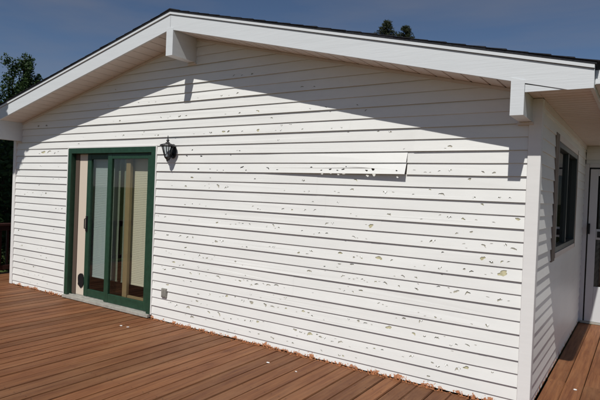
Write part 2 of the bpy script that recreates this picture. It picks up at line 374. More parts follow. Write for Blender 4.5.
def build_panel(rng, k0, place, clips, voids, parent, holes=(), flare=None, lift=0, wave=0.0, zmin=None, steps=(.0160, .0118)):
    """one double-course siding panel over u-range rng with butt line k0; place(u, v, out) -> world point"""
    mb = MB()
    for kc in (k0, k0 + 1):
        v0 = ZR + kc * C; step = steps[0] if kc == k0 else steps[1]
        ivals = [rng]
        for (a, b, va, vb) in voids:
            if v0 < vb - .012 and v0 + C > va + .012:
                nx = []
                for (p, q) in ivals:
                    if b <= p or a >= q: nx.append((p, q))
                    else:
                        if a > p: nx.append((p, a))
                        if b < q: nx.append((b, q))
                ivals = nx
        for (u0, u1) in ivals:
            if u1 - u0 < .01: continue
            segs = [(u0, u1)]
            if flare:
                segs = [(u0, -2.62), (-2.62, u1)] if u0 < -2.62 else [(u0, u1)]
            for (a, b) in segs:
                poly = [(a, v0), (b, v0), (b, v0 + C + .004), (a, v0 + C + .004)]
                if zmin is not None and v0 < zmin: poly = clip(poly, 0, -1, -zmin)
                for cl in clips:
                    if poly: poly = clip(poly, *cl)
                if not poly: continue
                # extra points along long edges, so that the butt line can waver a little
                pl = []
                for i in range(len(poly)):
                    p, q = poly[i], poly[(i + 1) % len(poly)]; m_ = max(1, int(abs(q[0] - p[0]) / .33))
                    for t in range(m_): pl.append((p[0] + (q[0] - p[0]) * t / m_, p[1] + (q[1] - p[1]) * t / m_))
                loops = [pl]; info = []
                umin, umax = min(p[0] for p in poly), max(p[0] for p in poly)
                for (hu, hv, hs, ht) in holes:
                    if not (v0 <= hv < v0 + C): continue
                    ww = max(.024, min(hs * (2.2 if ht == 'y' else 2.15 if ht != 'c' else 1.6), .13)); hh = min(ww * rh.uniform(.5, .85), C * .62)
                    if ht == 'c': ww *= .8; hh *= .7
                    if flare and k0 == 0 and hu > -2.2: ht = 'h' if ht != 'c' else 'c'; ww *= .9; hh = min(ww * .8, C * .6)
                    if not (umin + ww * .8 < hu < umax - ww * .8): continue
                    hv2 = min(max(hv, v0 + .012 + hh * .62), v0 + C - .012 - hh * .62)
                    if any((hu - i_[0]) ** 2 + (hv2 - i_[1]) ** 2 < ((ww + i_[2]) * .66) ** 2 for i_ in info): continue
                    ok = all(cl[0] * hu + cl[1] * hv2 < cl[2] - .07 for cl in clips)
                    if not ok: continue
                    lp = arc((hu, hv2), ww, hh) if ht == 'a' or (ht == 'h' and not flare and rh.random() < .5) else blob((hu, hv2), ww * (1.15 if ht != 'y' else 1), hh * (.75 if ht != 'y' else .9), 9)
                    loops.append(lp); info.append((hu, hv2, max(ww, hh), ht, ww, hh))
                zj = lambda u: wave * noise.noise(Vector((u * 1.3, k0 * 7.1, 0)))
                def out(u, v):
                    o_ = step * (1 - (v - v0) / C) + lift + wave * .6 * noise.noise(Vector((u * .9, kc * 3.3, 5)))
                    if flare: o_ += flare(u) * (1 - (v - ZR - k0 * C) / (2 * C))
                    return o_
                V3 = [[Vector((p[0], p[1], 0)) for p in lp] for lp in loops]
                flat = [p for lp in loops for p in lp]
                tris = tessellate_polygon(V3)
                mb.add([place(p[0], p[1] + zj(p[0]), out(*p)) for p in flat], tris)
                # butt return under the course
                bt = sorted(p for p in pl if abs(p[1] - v0) < 1e-4)
                if len(bt) > 1:
                    vs = [place(p[0], p[1] + zj(p[0]), out(*p)) for p in bt] + [place(p[0], p[1] + zj(p[0]), out(*p) - .010) for p in bt]; nb = len(bt)
                    mb.add(vs, [(i, i + nb, i + 1 + nb, i + 1) for i in range(nb - 1)])
                # exposed backing and curled lips
                for (hu, hv, sz, ht, ww, hh), lp in zip(info, loops[1:]):
                    if not flare or k0:
                        dep = {'c': .0025, 'y': .005}.get(ht, rh.choice((.004, .0055, .0075)))
                        pp = [(hu + math.cos(t * .7854) * ww * .75, min(max(hv + math.sin(t * .7854) * hh * .85, v0 + .003), v0 + C - .003)) for t in range(8)]
                        mb.add([place(p[0], p[1], out(*p) - dep) for p in pp], [tuple(range(8))], 1 if ht == 'y' or (ht in 'ah' and rh.random() < .2) else (2 if ht == 'c' else 3))
                    if ht in 'ahy' and not flare and rh.random() < (.0 if ht == 'y' else .3):
                        tp = sorted(lp, key=lambda p: -p[1])[:3]; tp.sort(); s_ = rh.choice((-1, 1)); ln_ = hh * rh.uniform(.3, .75)
                        A, B_ = tp[0], tp[-1]; mid = ((A[0] + B_[0]) / 2 + s_ * ww * .1, min(A[1], B_[1]) - ln_)
                        mb.add([place(A[0], A[1] + .001, out(*A) + .0006), place(B_[0], B_[1] + .001, out(*B_) + .0006), place(mid[0], mid[1], out(*mid) + rh.uniform(.003, .009))], [(0, 1, 2)])
    if not mb.f: return None
    return mb.build('siding_panel', [M['vinyl'], M['foam'], M['chip'], M['under']], parent, fixn=False, smooth=bool(flare) and k0 == 0)

# gable wall -------------------------------------------------
gw = MB()
SB = .0125                                    # sheathing sits this far behind the siding plane
outer = [(XL + .03, 0), (-.03, 0), (-.03, bot(-.03) - .002), (AX, bot(AX) - .002), (XL + .03, bot(XL + .03) - .002)]
def rect_wall(mb, pts_x, zf, y0, y1): pass
for (a, b) in ((XL + .03, DX0), (DX0, AX - .5 if False else DX1), (DX1, AX), (AX, -.03)):
    zb = DZ1 if (a, b) == (DX0, DX1) else 0.0
    gw.prism([(a, zb), (b, zb), (b, bot(b) + .03), (a, bot(a) + .03)], 'y', SB, SB + .11)
gable = gw.build('gable_wall', M['wrap'], house); 
# which courses are shown: from the deck to the ridge
jr = random.Random(23)
gp = lambda u, v, o: (u, -o, v)
gclips = [(SR, 1, bot(AX) + SR * AX - .004), (-SLF, 1, bot(AX) - SLF * AX - .004)]
gvoid = [(DX0 - .004, DX1 + .004, -1, DZ1)]
for k0 in range(-18, 16, 2):
    v0 = ZR + k0 * C
    u0, u1 = XL + .045, -.058
    if k0 == 0: cuts = [-4.3, -1.05]
    elif k0 == 2: cuts = [-4.65, -1.06]
    elif k0 == 10: cuts = [-2.32]
    else:
        c0 = jr.uniform(-2.4, -.7) ; cuts = [c0 - 3.6, c0]
        if k0 >= 8: cuts = [c0 - 1.6]
    hs = [m_ for m_ in marks if v0 <= m_[1] < v0 + 2 * C]
    cu = []
    for c_ in cuts:
        for t in range(40):
            if all(abs(m_[0] - c_) > .07 for m_ in hs) or k0 == 0: break
            c_ += .023
        cu.append(c_)
    bounds = [u0] + sorted(cu) + [u1]
    for i in range(len(bounds) - 1):
        a, b = bounds[i], bounds[i + 1]
        fl = None
        if k0 == 0 and i == 1: fl = lambda u: max(0, (u + 2.62) / 1.57) ** 1.1 * .044
        if k0 == 2 and i == 2: fl = lambda u: max(0, (-.45 - u) / .6) * .006
        p = build_panel((a, b + (.0 if fl else .02)) if i < len(bounds) - 2 else (a, b), k0, gp, gclips, gvoid, gable, hs, fl, lift=.0012 * (i % 2) , wave=.0036, zmin=.006)
        if p and fl and k0 == 0: p['label'] = 'sprung siding panel hanging loose with its lower edge standing off the wall'

# right side wall --------------------------------------------
WY0, WY1, WZ0, WZ1 = 1.00, 2.60, 1.135, 2.165
swm = MB().box(-.13, -SB, 0.03, WY0, 0, ZE + .1).box(-.13, -SB, WY1, YB + .1, 0, ZE + .1).box(-.13, -SB, WY0, WY1, 0, WZ0).box(-.13, -SB, WY0, WY1, WZ1, ZE + .1)
side = swm.build('side_wall', M['wrap'], house)
spl = lambda u, v, o: (o, u, v)
for k0 in range(-18, 6, 2):
    vz = ZR + k0 * C
    for rg in (((.045, WY0 - .185), (WY1 + .075, YB - .01)) if WZ0 - .19 < vz < WZ1 - .16 else ((.045, YB - .01),)): build_panel(rg, k0, spl, [(0, 1, ZE - .003)], [], side, [], None, 0, .0014, zmin=.006, steps=(.0108, .0084))
build_panel((WY0 - .183, WY1 + .073), -8, spl, [(0, 1, WZ0 - .052)], [], side, [], None, 0, .0014, steps=(.0108, .0084))
# entry wall at the back of the side porch
ewm = MB().box(-.1, .035, YB + SB, YB + .12, 0, ZE + .1).box(.035, .96, YB + SB, YB + .12, 2.12, ZE + .1).box(.96, 3.4, YB + SB, YB + .12, 0, ZE + .1)
entry = ewm.build('entry_wall', M['wrap'], house)
epl = lambda u, v, o: (u, YB - o, v)
for k0 in range(-18, 4, 2):
    build_panel((1.012, 3.4), k0, epl, [(0, 1, ZE - .003)], [], entry, [], None, 0, .001, zmin=.006)
for k0 in (4,): build_panel((.012, 3.4), k0, epl, [(0, 1, ZE - .003)], [], entry, [], None, 0, .001, zmin=2.142)
build_panel((.012, 1.01), 2, epl, [(0, 1, ZE - .003)], [], entry, [], None, 0, .001, zmin=2.142)
# remaining walls of the body
MB().box(XL, XL + .11, .035, 8.4, 0, ZE + .1).build('far_side_wall', M['trim'], house)
MB().box(XL, 3.4, 8.4, 8.5, 0, ZE + .1).build('rear_wall', M['trim'], house)
inn = MB().box(XL + .14, -.14, .14, 8.3, -.12, .035)
inn.build('interior_floor', M['floorin'], house)
MB().box(XL + .14, -.14, 3.2, 3.3, .04, 2.55).box(-3.0, -2.9, .14, 3.19, .04, 2.55).box(XL + .14, XL + .16, .14, 3.19, .04, 2.55).build('partition_wall', M['wallin'], house)
MB().box(XL + .12, -.14, .14, 8.3, 2.46, 2.5).build('interior_ceiling', M['wallin'], house)
# corner posts
def corner_post(x0, x1, y0, y1, z1):
    return MB().box(x0, x1, y0, y1, .004, z1).build('corner_post', M['trim'], house, bevel=.004)
MB().prism([(-.078, -.0225), (.0155, -.0225), (.0155, .06), (-.02, .06), (-.02, .02), (-.078, .02)], 'z', .004, ZE - .003).build('corner_post', M['trim'], house, bevel=.003)
MB().prism([(XL + .06, -.0225), (XL - .015, -.0225), (XL - .015, .06), (XL, .06), (XL, .033), (XL + .06, .018)], 'z', .004, ZE + .0).build('corner_post', M['trim'], house, bevel=.003)
MB().box(.0, .055, YB - .022, YB + .02, .004, 2.14).build('corner_post', M['storm'], house, bevel=.003)

# rake fascia, drip edge, returns ---------------------------------
YF = -D
for s in (1, -1):
    xe = ER if s > 0 else EL
    n_ = 1
    MB().prism(clip([(AX + s * .002, bot(AX)), (xe, bot(xe)), (xe, top(xe) - .03), (AX + s * .002, top(AX) - .03)], 0, -1, -(ZE - .02)), 'y', YF, YF + .024).build('rake_fascia', M['fascia'], house)
    MB().prism([(AX, top(AX) - .026), (xe, top(xe) - .026), (xe, top(xe)), (AX, top(AX))], 'y', YF - .012, YF + .03).build('drip_edge', M['fascia'], house)
    MB().prism([(AX, top(AX) - .031), (xe, top(xe) - .031), (xe, top(xe) - .027), (AX, top(AX) - .027)], 'y', YF + .004, YF + .02).build('fascia_joint', M['gap'], house)
    # boxed return under the fascia end
    xb = -.054 if s > 0 else XL + .12
    xa = xb
    xm = AX + s * (AT - FH - ZE + .014) / (SR if s > 0 else SLF)
    MB().prism([(xa, ZE - .016), (xm, ZE - .016), (xa, bot(xa) - .008)], 'y', YF + .005, YF + .024).build('eave_return', M['fascia'], house)
    MB().box(min(xa, 0 if s > 0 else XL) + .001, max(xa, .016 if s > 0 else XL + .1) - .001, YF + .026, -.0155, ZE, ZE + .006).build('soffit_filler', M['soffit'], house)
# eave side fascia boards
MB().box(ER - .022, ER, YF + .026, 8.4, ZE - .02, top(ER) - .03).build('eave_fascia', M['fascia'], house)
MB().box(EL, EL + .022, YF + .026, 8.4, ZE - .02, top(EL) - .03).build('eave_fascia', M['fascia'], house)
# soffits: rake soffit panels follow the slope, eave soffit panels lie flat
sof = MB().box(.02, ER - .024, YF + .03, YF + .05, ZE + .012, ZE + .03).build('soffit', M['soffit'], house)
def soffit_piece(P0, du, dv, nn, wu, wv, ribs):
    """ribbed sheet: du along the ribs' pitch, dv along the rib"""
    mb = MB(); pts = []
    m_ = ribs
    for i in range(m_):
        a, b = wu * i / m_, wu * (i + 1) / m_; g = .010
        pts += [(a, .012), (a + g, .012), (a + g + .006, 0), (b - .001, 0)]
    pts.append((wu - .0005, .012))
    for (u, o) in pts:
        mb.v.append(tuple(P0 + du * u + nn * o)); mb.v.append(tuple(P0 + du * u + dv * wv + nn * o))
    for i in range(len(pts) - 1): mb.f.append((2 * i, 2 * i + 1, 2 * i + 3, 2 * i + 2)); mb.mi.append(0)
    return mb.build('soffit_panel', M['soffit'], sof, fixn=False)
y = YF + .026
while y < YB - .05:
    wv = min(.305, YB - .003 - y)
    soffit_piece(Vector((.016, y, ZE)), Vector((0, 1, 0)), Vector((1, 0, 0)), Vector((0, 0, 1)), wv, ER - .04, 3); y += .305
for s in (1, -1):
    sl_ = SR if s > 0 else SLF; x = AX + s * .055; end = -.15 if s > 0 else XL + .21
    f_ = math.sqrt(1 + sl_ * sl_)
    while (x - end) * s < -.02:
        wd = min(.305, abs(end - x) * f_)
        soffit_piece(Vector((x, YF + .026, bot(x) + .004)), Vector((s, 0, -sl_)).normalized(), Vector((0, 1, 0)), Vector((0, 0, 1)), wd, D - .027, 2)
        x += s * .305 / f_
y = YF + .026
while y < 3:
    soffit_piece(Vector((EL + .024, y, ZE)), Vector((0, 1, 0)), Vector((1, 0, 0)), Vector((0, 0, 1)), .305, .37 - .03, 3); y += .305
# moulding where the gable wall meets the rake soffit
for s, xe in ((1, -.15), (-1, XL + .21)):
    MB().prism([(AX + s * .05, bot(AX + s * .05) - .022), (xe, bot(xe) - .022), (xe, bot(xe) + .002), (AX + s * .05, bot(AX + s * .05) + .002)], 'y', -.017, -.001).build('soffit_moulding', M['soffit'], house)
MB().box(.001, .016, .05, YB - .02, ZE - .05, ZE - .001).build('soffit_moulding', M['soffit'], house)

# bracket beams --------------------------------------------------
for (x0, x1, zb, zt) in ((-.148, -.056, ZR + .415, None), (AX - .052, AX + .051, ZR + 1.247, None), (XL + .115, XL + .207, ZR + .43, None)):
    zt0, zt1 = bot(x0), bot(x1)
    ov = .022
    poly = [(x0, zb), (x1, zb), (x1, zt1 + ov)] + ([(AX, bot(AX) + ov)] if x0 < AX < x1 else []) + [(x0, zt0 + ov)]
    br = MB().prism(poly, 'y', YF - .004, -.002).build('bracket_beam', M['fascia'], house)
    MB().box(x0 - .012, x1 + .012, -.035, -.004, zb - .022, zb - .002).build('wall_flange', M['soffit'], br)

# roof ----------------------------------------------------------------
roof = MB()
for s in (1, -1):
    xe = (ER if s > 0 else EL) + s * .012
    roof.prism([(AX, top(AX) + .001), (xe, top(xe) + .001), (xe, top(xe) + .018), (AX, top(AX) + .018)], 'y', YF - .016, 8.9)
roof = roof.build('roof', M['shingle'], house)
rs = random.Random(5)
for s in (1, -1):
    sl_ = SR if s > 0 else SLF; ln = abs((ER if s > 0 else EL) - AX) + .03; nC = 28
    for i in range(nC):
        xa = AX + s * ln * (nC - i) / nC; xb = AX + s * max(0, ln * (nC - i - 1) / nC - .0)
        ta = .020 + rs.uniform(0, .004); tb = .0205; yf = YF - .020 - rs.uniform(0, .004)
        MB().prism([(xa, top(xa) + .0185), (xb, top(xb) + .0185), (xb, top(xb) + tb), (xa, top(xa) + ta + .0045)], 'y', yf, 8.92).build('shingle_course', M['shingle'], roof)
for i in range(31):
    y0 = YF - .019 + i * .3
    MB().prism([(AX, AT + .026), (AX + .15, top(AX + .15) + .0245), (AX + .15, top(AX + .15) + .029), (AX, AT + .034), (AX - .15, top(AX - .15) + .029), (AX - .15, top(AX - .15) + .0245)], 'y', y0, y0 + .31).build('ridge_cap', M['shingle'], roof)
# wing roof over the entry
MB().prism([(3.3, 2.45), (8.6, 3.2), (8.6, 3.25), (3.3, 2.5)], 'x', .60, 3.8).build('wing_roof', M['shingle'], house)
MB().box(.60, 3.8, 3.29, YB + .02, ZE + .002, ZE + .02).build('wing_soffit', M['soffit'], house)
# gutter
gpz = ZR + .70
gut = MB().prism([(.372, gpz), (.372, gpz - .095), (.48, gpz - .095), (.516, gpz - .05), (.516, gpz - .012), (.53, gpz), (.523, gpz), (.510, gpz - .012), (.509, gpz - .048), (.477, gpz - .089), (.378, gpz - .089), (.378, gpz)], 'y', YF + .06, 3.3)
gut.prism([(.376, gpz - .002), (.376, gpz - .092), (.479, gpz - .092), (.512, gpz - .049), (.512, gpz - .002)], 'y', YF + .056, YF + .0605)
gut.build('gutter', M['fascia'], house)

# patio door ----------------------------------------------------------
pd = empty('patio_door'); pd.parent = house
g = M['green']
XA, XB, ZB = DX0, DX1, .045
fy0, fy1 = -.024, .125
MB().box(XA, XA + .075, fy0, fy1, ZB, DZ1 - .002).build('door_jamb', g, pd, bevel=.003)
MB().box(XB - .075, XB, fy0, fy1, ZB, DZ1 - .002).build('door_jamb', g, pd, bevel=.003)
MB().box(XA + .076, XB - .076, fy0, fy1, DZ1 - .075, DZ1 - .002).build('door_head', g, pd, bevel=.003)
MB().box(XA + .005, XB - .01, -.055, .135, .006, .043).box(XA + .076, XB - .076, .012, .016, .044, .056).box(XA + .076, XB - .076, .060, .064, .044, .056).build('threshold', M['sill'], pd, bevel=.003)
MB().box(XA - .018, XA - .001, -.021, .01, ZB, DZ1 + .016).box(XB + .001, XB + .018, -.021, .01, ZB, DZ1 + .016).box(XA - .0005, XB + .0005, -.021, .01, DZ1 - .0005, DZ1 + .016).build('trim_channel', M['trim'], pd)
def sash(name, x0, x1, y0, y1, z0, z1, stl, top_, botm, mats, gm='glass'):
    s_ = empty(name); s_.parent = pd
    mbs = MB().box(x0, x0 + stl, y0, y1, z0, z1); mbs.build('sash_stile', mats[0], pd, bevel=.003)
    MB().box(x1 - stl, x1, y0, y1, z0, z1).build('sash_stile', mats[1], pd, bevel=.003)
    MB().box(x0 + stl + .001, x1 - stl - .001, y0 + .002, y1 - .002, z1 - top_, z1).build('sash_rail', mats[0], pd, bevel=.003)
    MB().box(x0 + stl + .001, x1 - stl - .001, y0 + .002, y1 - .002, z0, z0 + botm).build('sash_rail', mats[2], pd, bevel=.003)
    ym = (y0 + y1) / 2
    MB().box(x0 + stl - .008, x1 - stl + .008, ym - .003, ym + .003, z0 + botm - .01, z1 - top_ + .01).build('glass_pane', M[gm], pd)
    bpy.data.objects.remove(s_)
zt = DZ1 - .078
sash('fixed_sash', -5.215, XB - .078, .004, .046, .058, zt, .085, .07, .11, (g, g, g), 'glass2')
sash('sliding_sash', -5.725, -4.815, .052, .094, .058, zt, .085, .07, .10, (g, M['tan'], g))
MB().box(-4.80, XB - .09, .056, .09, .06, .19).build('track_cover', M['tan'], pd)
MB().box(-5.705, -5.675, .036, .0515, .95, 1.16).tube([(-5.69, .04, .98), (-5.69, .012, .99), (-5.69, .012, 1.12), (-5.69, .04, 1.13)], .008).build('door_handle', M['rubber'], pd)
# pet-door insert
MB().box(-5.905, -5.728, .056, .09, .058, zt).build('pet_door_panel', M['cream'], pd, bevel=.003)
MB().box(XA + .077, -5.908, .05, .10, .058, zt).build('track_liner', M['wallin'], pd)
flp = MB(); rr_ = random.Random(9)
pts = []
for k_ in range(22):
    a = 2 * math.pi * k_ / 22; rx, rz = .066, .098; e_ = 1 / max(abs(math.cos(a)) ** 3 + abs(math.sin(a)) ** 3, .2) ** (1 / 3)
    pts.append((-5.785 + rx * math.cos(a) * e_ * rr_.uniform(.88, 1.08), .262 + rz * math.sin(a) * e_ * rr_.uniform(.88, 1.08)))
flp.prism(pts, 'y', .044, .0555).build('pet_flap', M['rubber'], pd)
# interior blind
bl = MB(); z = .345
while z < 2.02:
    for (xa, xb) in ((-5.98, -5.11), (-5.03, -4.30)):
        bl.add([(xa, .130, z - .013), (xb, .130, z - .013), (xb, .1335, z + .0125), (xa, .1335, z + .0125)], [(0, 1, 2, 3)])
    z += .0225
for (xa, xb) in ((-5.98, -5.11), (-5.03, -4.30)): bl.box(xa, xb, .128, .146, .318, .332).box(xa, xb, .126, .15, 2.02, 2.05)
bo = bl.build('blind', M['blind'], pd); tag(bo, kind='stuff')

# side window ------------------------------------------------------------
sw = empty('side_window'); sw.parent = house
fx0, fx1 = -.11, .012
for (a, b, c_, d_) in ((WY0, WY0 + .05, WZ0, WZ1), (WY1 - .05, WY1, WZ0, WZ1), (WY0 + .051, WY1 - .051, WZ1 - .05, WZ1), (WY0 + .051, WY1 - .051, WZ0, WZ0 + .05)):
    MB().box(fx0, fx1, a, b, c_, d_).build('window_frame', M['winframe'], sw, bevel=.003)
ym = (WY0 + WY1) / 2 + .05
MB().box(-.05, .0, ym - .022, ym + .022, WZ0 + .051, WZ1 - .051).build('meeting_stile', M['winframe'], sw)
for a, b, xx in ((WY0 + .045, ym, -.03), (ym, WY1 - .045, -.045)):
    MB().box(xx - .003, xx + .003, a, b, WZ0 + .045, WZ1 - .045).build('glass_pane', M['dglass'], sw)
rc = random.Random(4)
def ragged(y0, y1, z0, z1, ragL, ragR):
    n_ = 14; l_ = [(y0 + (rc.uniform(0, .03) if ragL else 0), z0 + (z1 - z0) * i / n_) for i in range(n_ + 1)]
    r_ = [(y1 + (rc.uniform(-.03, 0) if ragR else 0), z0 + (z1 - z0) * i / n_) for i in range(n_ + 1)]
    return l_ + r_[::-1]
MB().prism(ragged(WY0 - .20, WY0 - .002, WZ0 - .07, WZ1 + .06, True, False), 'x', -.012, .013).build('window_casing', M['casing'], sw)
MB().prism(ragged(WY1 + .002, WY1 + .09, WZ0 - .05, WZ1 + .06, False, True), 'x', -.012, .013).build('window_casing', M['casing'], sw)
MB().box(-.012, .014, WY0 - .0015, WY1 + .0015, WZ1 + .002, WZ1 + .06).build('window_casing', M['soffit'], sw)
MB().box(-.012, .018, WY0 - .0015, WY1 + .0015, WZ0 - .05, WZ0 - .002).build('window_sill', M['soffit'], sw)
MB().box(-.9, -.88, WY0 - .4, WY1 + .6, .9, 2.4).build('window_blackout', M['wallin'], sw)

# storm door -----------------------------------------------------------------
sd = empty('storm_door'); sd.parent = house
y0, y1 = YB - .035, YB + .012
MB().box(.072, .165, y0, y1, .03, 2.07).build('door_stile', M['storm'], sd, bevel=.003)
MB().box(.84, .93, y0, y1, .03, 2.07).build('door_stile', M['storm'], sd, bevel=.003)
for (a, b) in ((1.98, 2.07), (1.13, 1.27), (.03, .5)):
    MB().box(.166, .839, y0, y1, a, b).build('door_rail', M['storm'], sd, bevel=.003)
for (a, b) in ((1.265, 1.985), (.495, 1.135)):
    MB().box(.16, .845, YB - .014, YB - .008, a, b).build('glass_pane', M['dglass'], sd)
MB().box(.057, .071, YB - .02, YB + .03, .02, 2.09).box(.057, .945, YB - .02, YB + .03, 2.072, 2.09).build('dark_reveal', M['gap'], sd)
MB().box(.945, 1.01, YB - .03, YB + .01, .004, 2.14).box(.056, 1.01, YB - .03, YB + .01, 2.092, 2.14).build('door_casing', M['storm'], sd)
MB().box(.06, .94, YB + .07, YB + .11, .02, 2.08).build('inner_door', M['wallin'], sd)
MB().box(.03, 1.0, YB - .05, YB + .06, .002, .028).build('threshold', M['sill'], sd)
hd = MB().box(.066, .094, y0 - .022, y0 - .001, 1.20, 1.34).tube([(.08, y0 - .02, 1.24), (.08, y0 - .06, 1.25), (.08, y0 - .06, 1.31), (.08, y0 - .02, 1.32)], .008)
hd.build('door_handle', M['rubber'], sd)
MB().box(.18, .30, y0 - .014, y0 - .001, 1.16, 1.24).build('lock_plate', M['rubber'], sd)

# ---------------------------------------------------------------- wall lantern
lx, ly, lz = -3.965, -.105, 2.035
ln_ = empty('wall_lantern', (lx, 0, lz)); ln_['at_loc'] = 1; tag(ln_, 'black coach lantern on the gable wall beside the patio door', 'lantern')
bk = M['black']
pl_ = [( .052 * math.cos(2 * math.pi * k / 20), .085 * math.sin(2 * math.pi * k / 20)) for k in range(20)]
MB().prism([(lx + a, lz - .01 + b) for a, b in pl_], 'y', -.024, -.0105).build('back_plate', bk, ln_, bevel=.003)
MB().tube([(lx, -.02, lz - .03), (lx, -.05, lz - .075), (lx, -.085, lz - .12), (lx, ly, lz - .115)], .009, 8).build('arm', bk, ln_, smooth=True)
MB().lathe([(.004, .165), (.006, .13), (.016, .112), (.018, .104), (.008, .094), (.02, .088), (.03, .075), (.085, .058), (.092, .045), (.088, .040), (.060, .040)], (lx, ly, lz), 18).build('lantern_cap', bk, ln_)
MB().lathe([(.068, .040), (.030, -.082)], (lx, ly, lz), 6, cap=False, rot=.5).build('lantern_glass', M['lglass'], ln_, fixn=False)
cage = MB()
for k in range(6):
    a = 2 * math.pi * (k + .5) / 6; c_, s_ = math.cos(a), math.sin(a)
    cage.tube([(lx + .070 * c_, ly + .070 * s_, lz + .042), (lx + .031 * c_, ly + .031 * s_, lz - .084)], .0055, 5)
cage.lathe([(.034, -.080), (.036, -.088), (.026, -.10), (.012, -.115), (.010, -.128), (.003, -.14)], (lx, ly, lz), 12)
cage.build('lantern_cage', bk, ln_)
MB().lathe([(.012, -.078), (.012, -.03), (.006, -.02)], (lx, ly, lz), 8).build('candle_tube', M['storm'], ln_)

# outlet box
ob = empty('outlet_box', (-4.03, 0, .34)); ob['at_loc'] = 1; tag(ob, 'weathered grey outlet cover low on the siding right of the patio door', 'outlet')
MB().box(-4.07, -3.985, -.034, -.006, .288, .395).build('cover', M['greyp'], ob, bevel=.005)
MB().box(-4.06, -4.03, -.039, -.0345, .30, .385).box(-4.024, -3.995, -.039, -.0345, .30, .385).build('flip_lid', M['greyp'], ob, bevel=.002)

# ---------------------------------------------------------------- railing at the left edge of the deck
rl = empty('deck_railing', (-8.47, -1.5, 0)); rl['at_loc'] = 1; tag(rl, 'dark brown wooden railing along the left edge of the deck', 'railing')
RX = -8.47
MB().box(RX - .07, RX + .07, -6.5, 3.5, .83, .87).build('top_rail', M['rail'], rl, bevel=.004)
MB().box(RX - .02, RX + .02, -6.5, 3.5, .745, .828).build('upper_rail', M['rail'], rl, bevel=.003)
MB().box(RX - .02, RX + .02, -6.5, 3.5, .07, .15).build('bottom_rail', M['rail'], rl, bevel=.003)
bme = None
for i in range(7):
    y = -6.4 + i * 1.64
    MB().box(RX - .045, RX + .045, y - .045, y + .045, .002, .828).build('post', M['rail'], rl, bevel=.004)
b0 = None
for i in range(78):
    y = -6.32 + i * .125
    if min(abs(y - (-6.4 + j * 1.64)) for j in range(7)) < .08: continue
    if b0 is None:
        mb_ = MB().box(-.019, .019, -.019, .019, 0, .69); me = bpy.data.meshes.new('baluster'); me.from_pydata(mb_.v, [], mb_.f); me.materials.append(M['rail']); b0 = me
    o = mesh_obj('baluster', b0, rl); o.location = (RX - .04, y, .075)

# ---------------------------------------------------------------- scraps of broken siding on the deck
def shard(x, y, s, label):
    r_ = random.Random(int(x * 1000)); n_ = 6
    pts = [(x + math.cos(k * 6.283 / n_) * s * r_.uniform(.5, 1.1), y + math.sin(k * 6.283 / n_) * s * .6 * r_.uniform(.5, 1.1)) for k in range(n_)]
    mb_ = MB(); vs = [(p[0], p[1], .0015 + r_.uniform(0, .006)) for p in pts] + [(p[0], p[1], .0005) for p in pts]
    mb_.add(vs, [tuple(range(n_)), tuple(range(2 * n_ - 1, n_ - 1, -1))] + [(i, i + n_, (i + 1) % n_ + n_, (i + 1) % n_) for i in range(n_)])
    o = mb_.build('siding_shard', M['trim'], None); tag(o, label, 'shard', 'broken siding scraps on the deck')
shard(-4.22, -.47, .022, 'white siding scrap on the deck in front of patio door, left of two')
shard(-4.12, -.455, .028, 'white siding scrap on the deck in front of patio door, right of two')
shard(-2.178, -.40, .020, 'small white siding scrap on deck boards below the middle of the gable wall')
shard(-1.841, -.432, .013, 'tiny pale siding scrap lying on deck nearest the bottom edge of the picture')
shard(.25, .746, .022, 'pale siding scrap on the deck beside the side wall')

# crumbs of dried stain and litter along the foot of the wall
rd = random.Random(31); cr_ = MB()
for i in range(2600):
    x = rd.uniform(XL + .05, -.1)
    if DX0 - .02 < x < DX1 + .02: continue
    if noise.noise(Vector((x * 4.2, 0, 0))) * .8 + .10 * (x + 4) / 4 < rd.uniform(-.35, .5): continue
    y = -.020 - abs(rd.gauss(0, .020)); s_ = rd.uniform(.004, .013); a = rd.random() * 6; zt_ = s_ * rd.uniform(.5, 2.0) * (1.5 if y > -.03 else .7)
    vs = [(x + math.cos(a + t * 1.57) * s_ * rd.uniform(.6, 1.2), y + math.sin(a + t * 1.57) * s_ * .6, .0005) for t in range(4)] + [(x + rd.uniform(-.5, .5) * s_, y, zt_)]
    cr_.add(vs, [(3, 2, 1, 0), (0, 1, 4), (1, 2, 4), (2, 3, 4), (3, 0, 4)])
M['crumb'] = mat('stain_crumbs', (.50, .21, .10), .9, .1, var=.6, vscale=35)
tag(cr_.build('litter', M['crumb']), 'rusty orange crumbs along the foot of the gable wall', 'litter', kind='stuff')

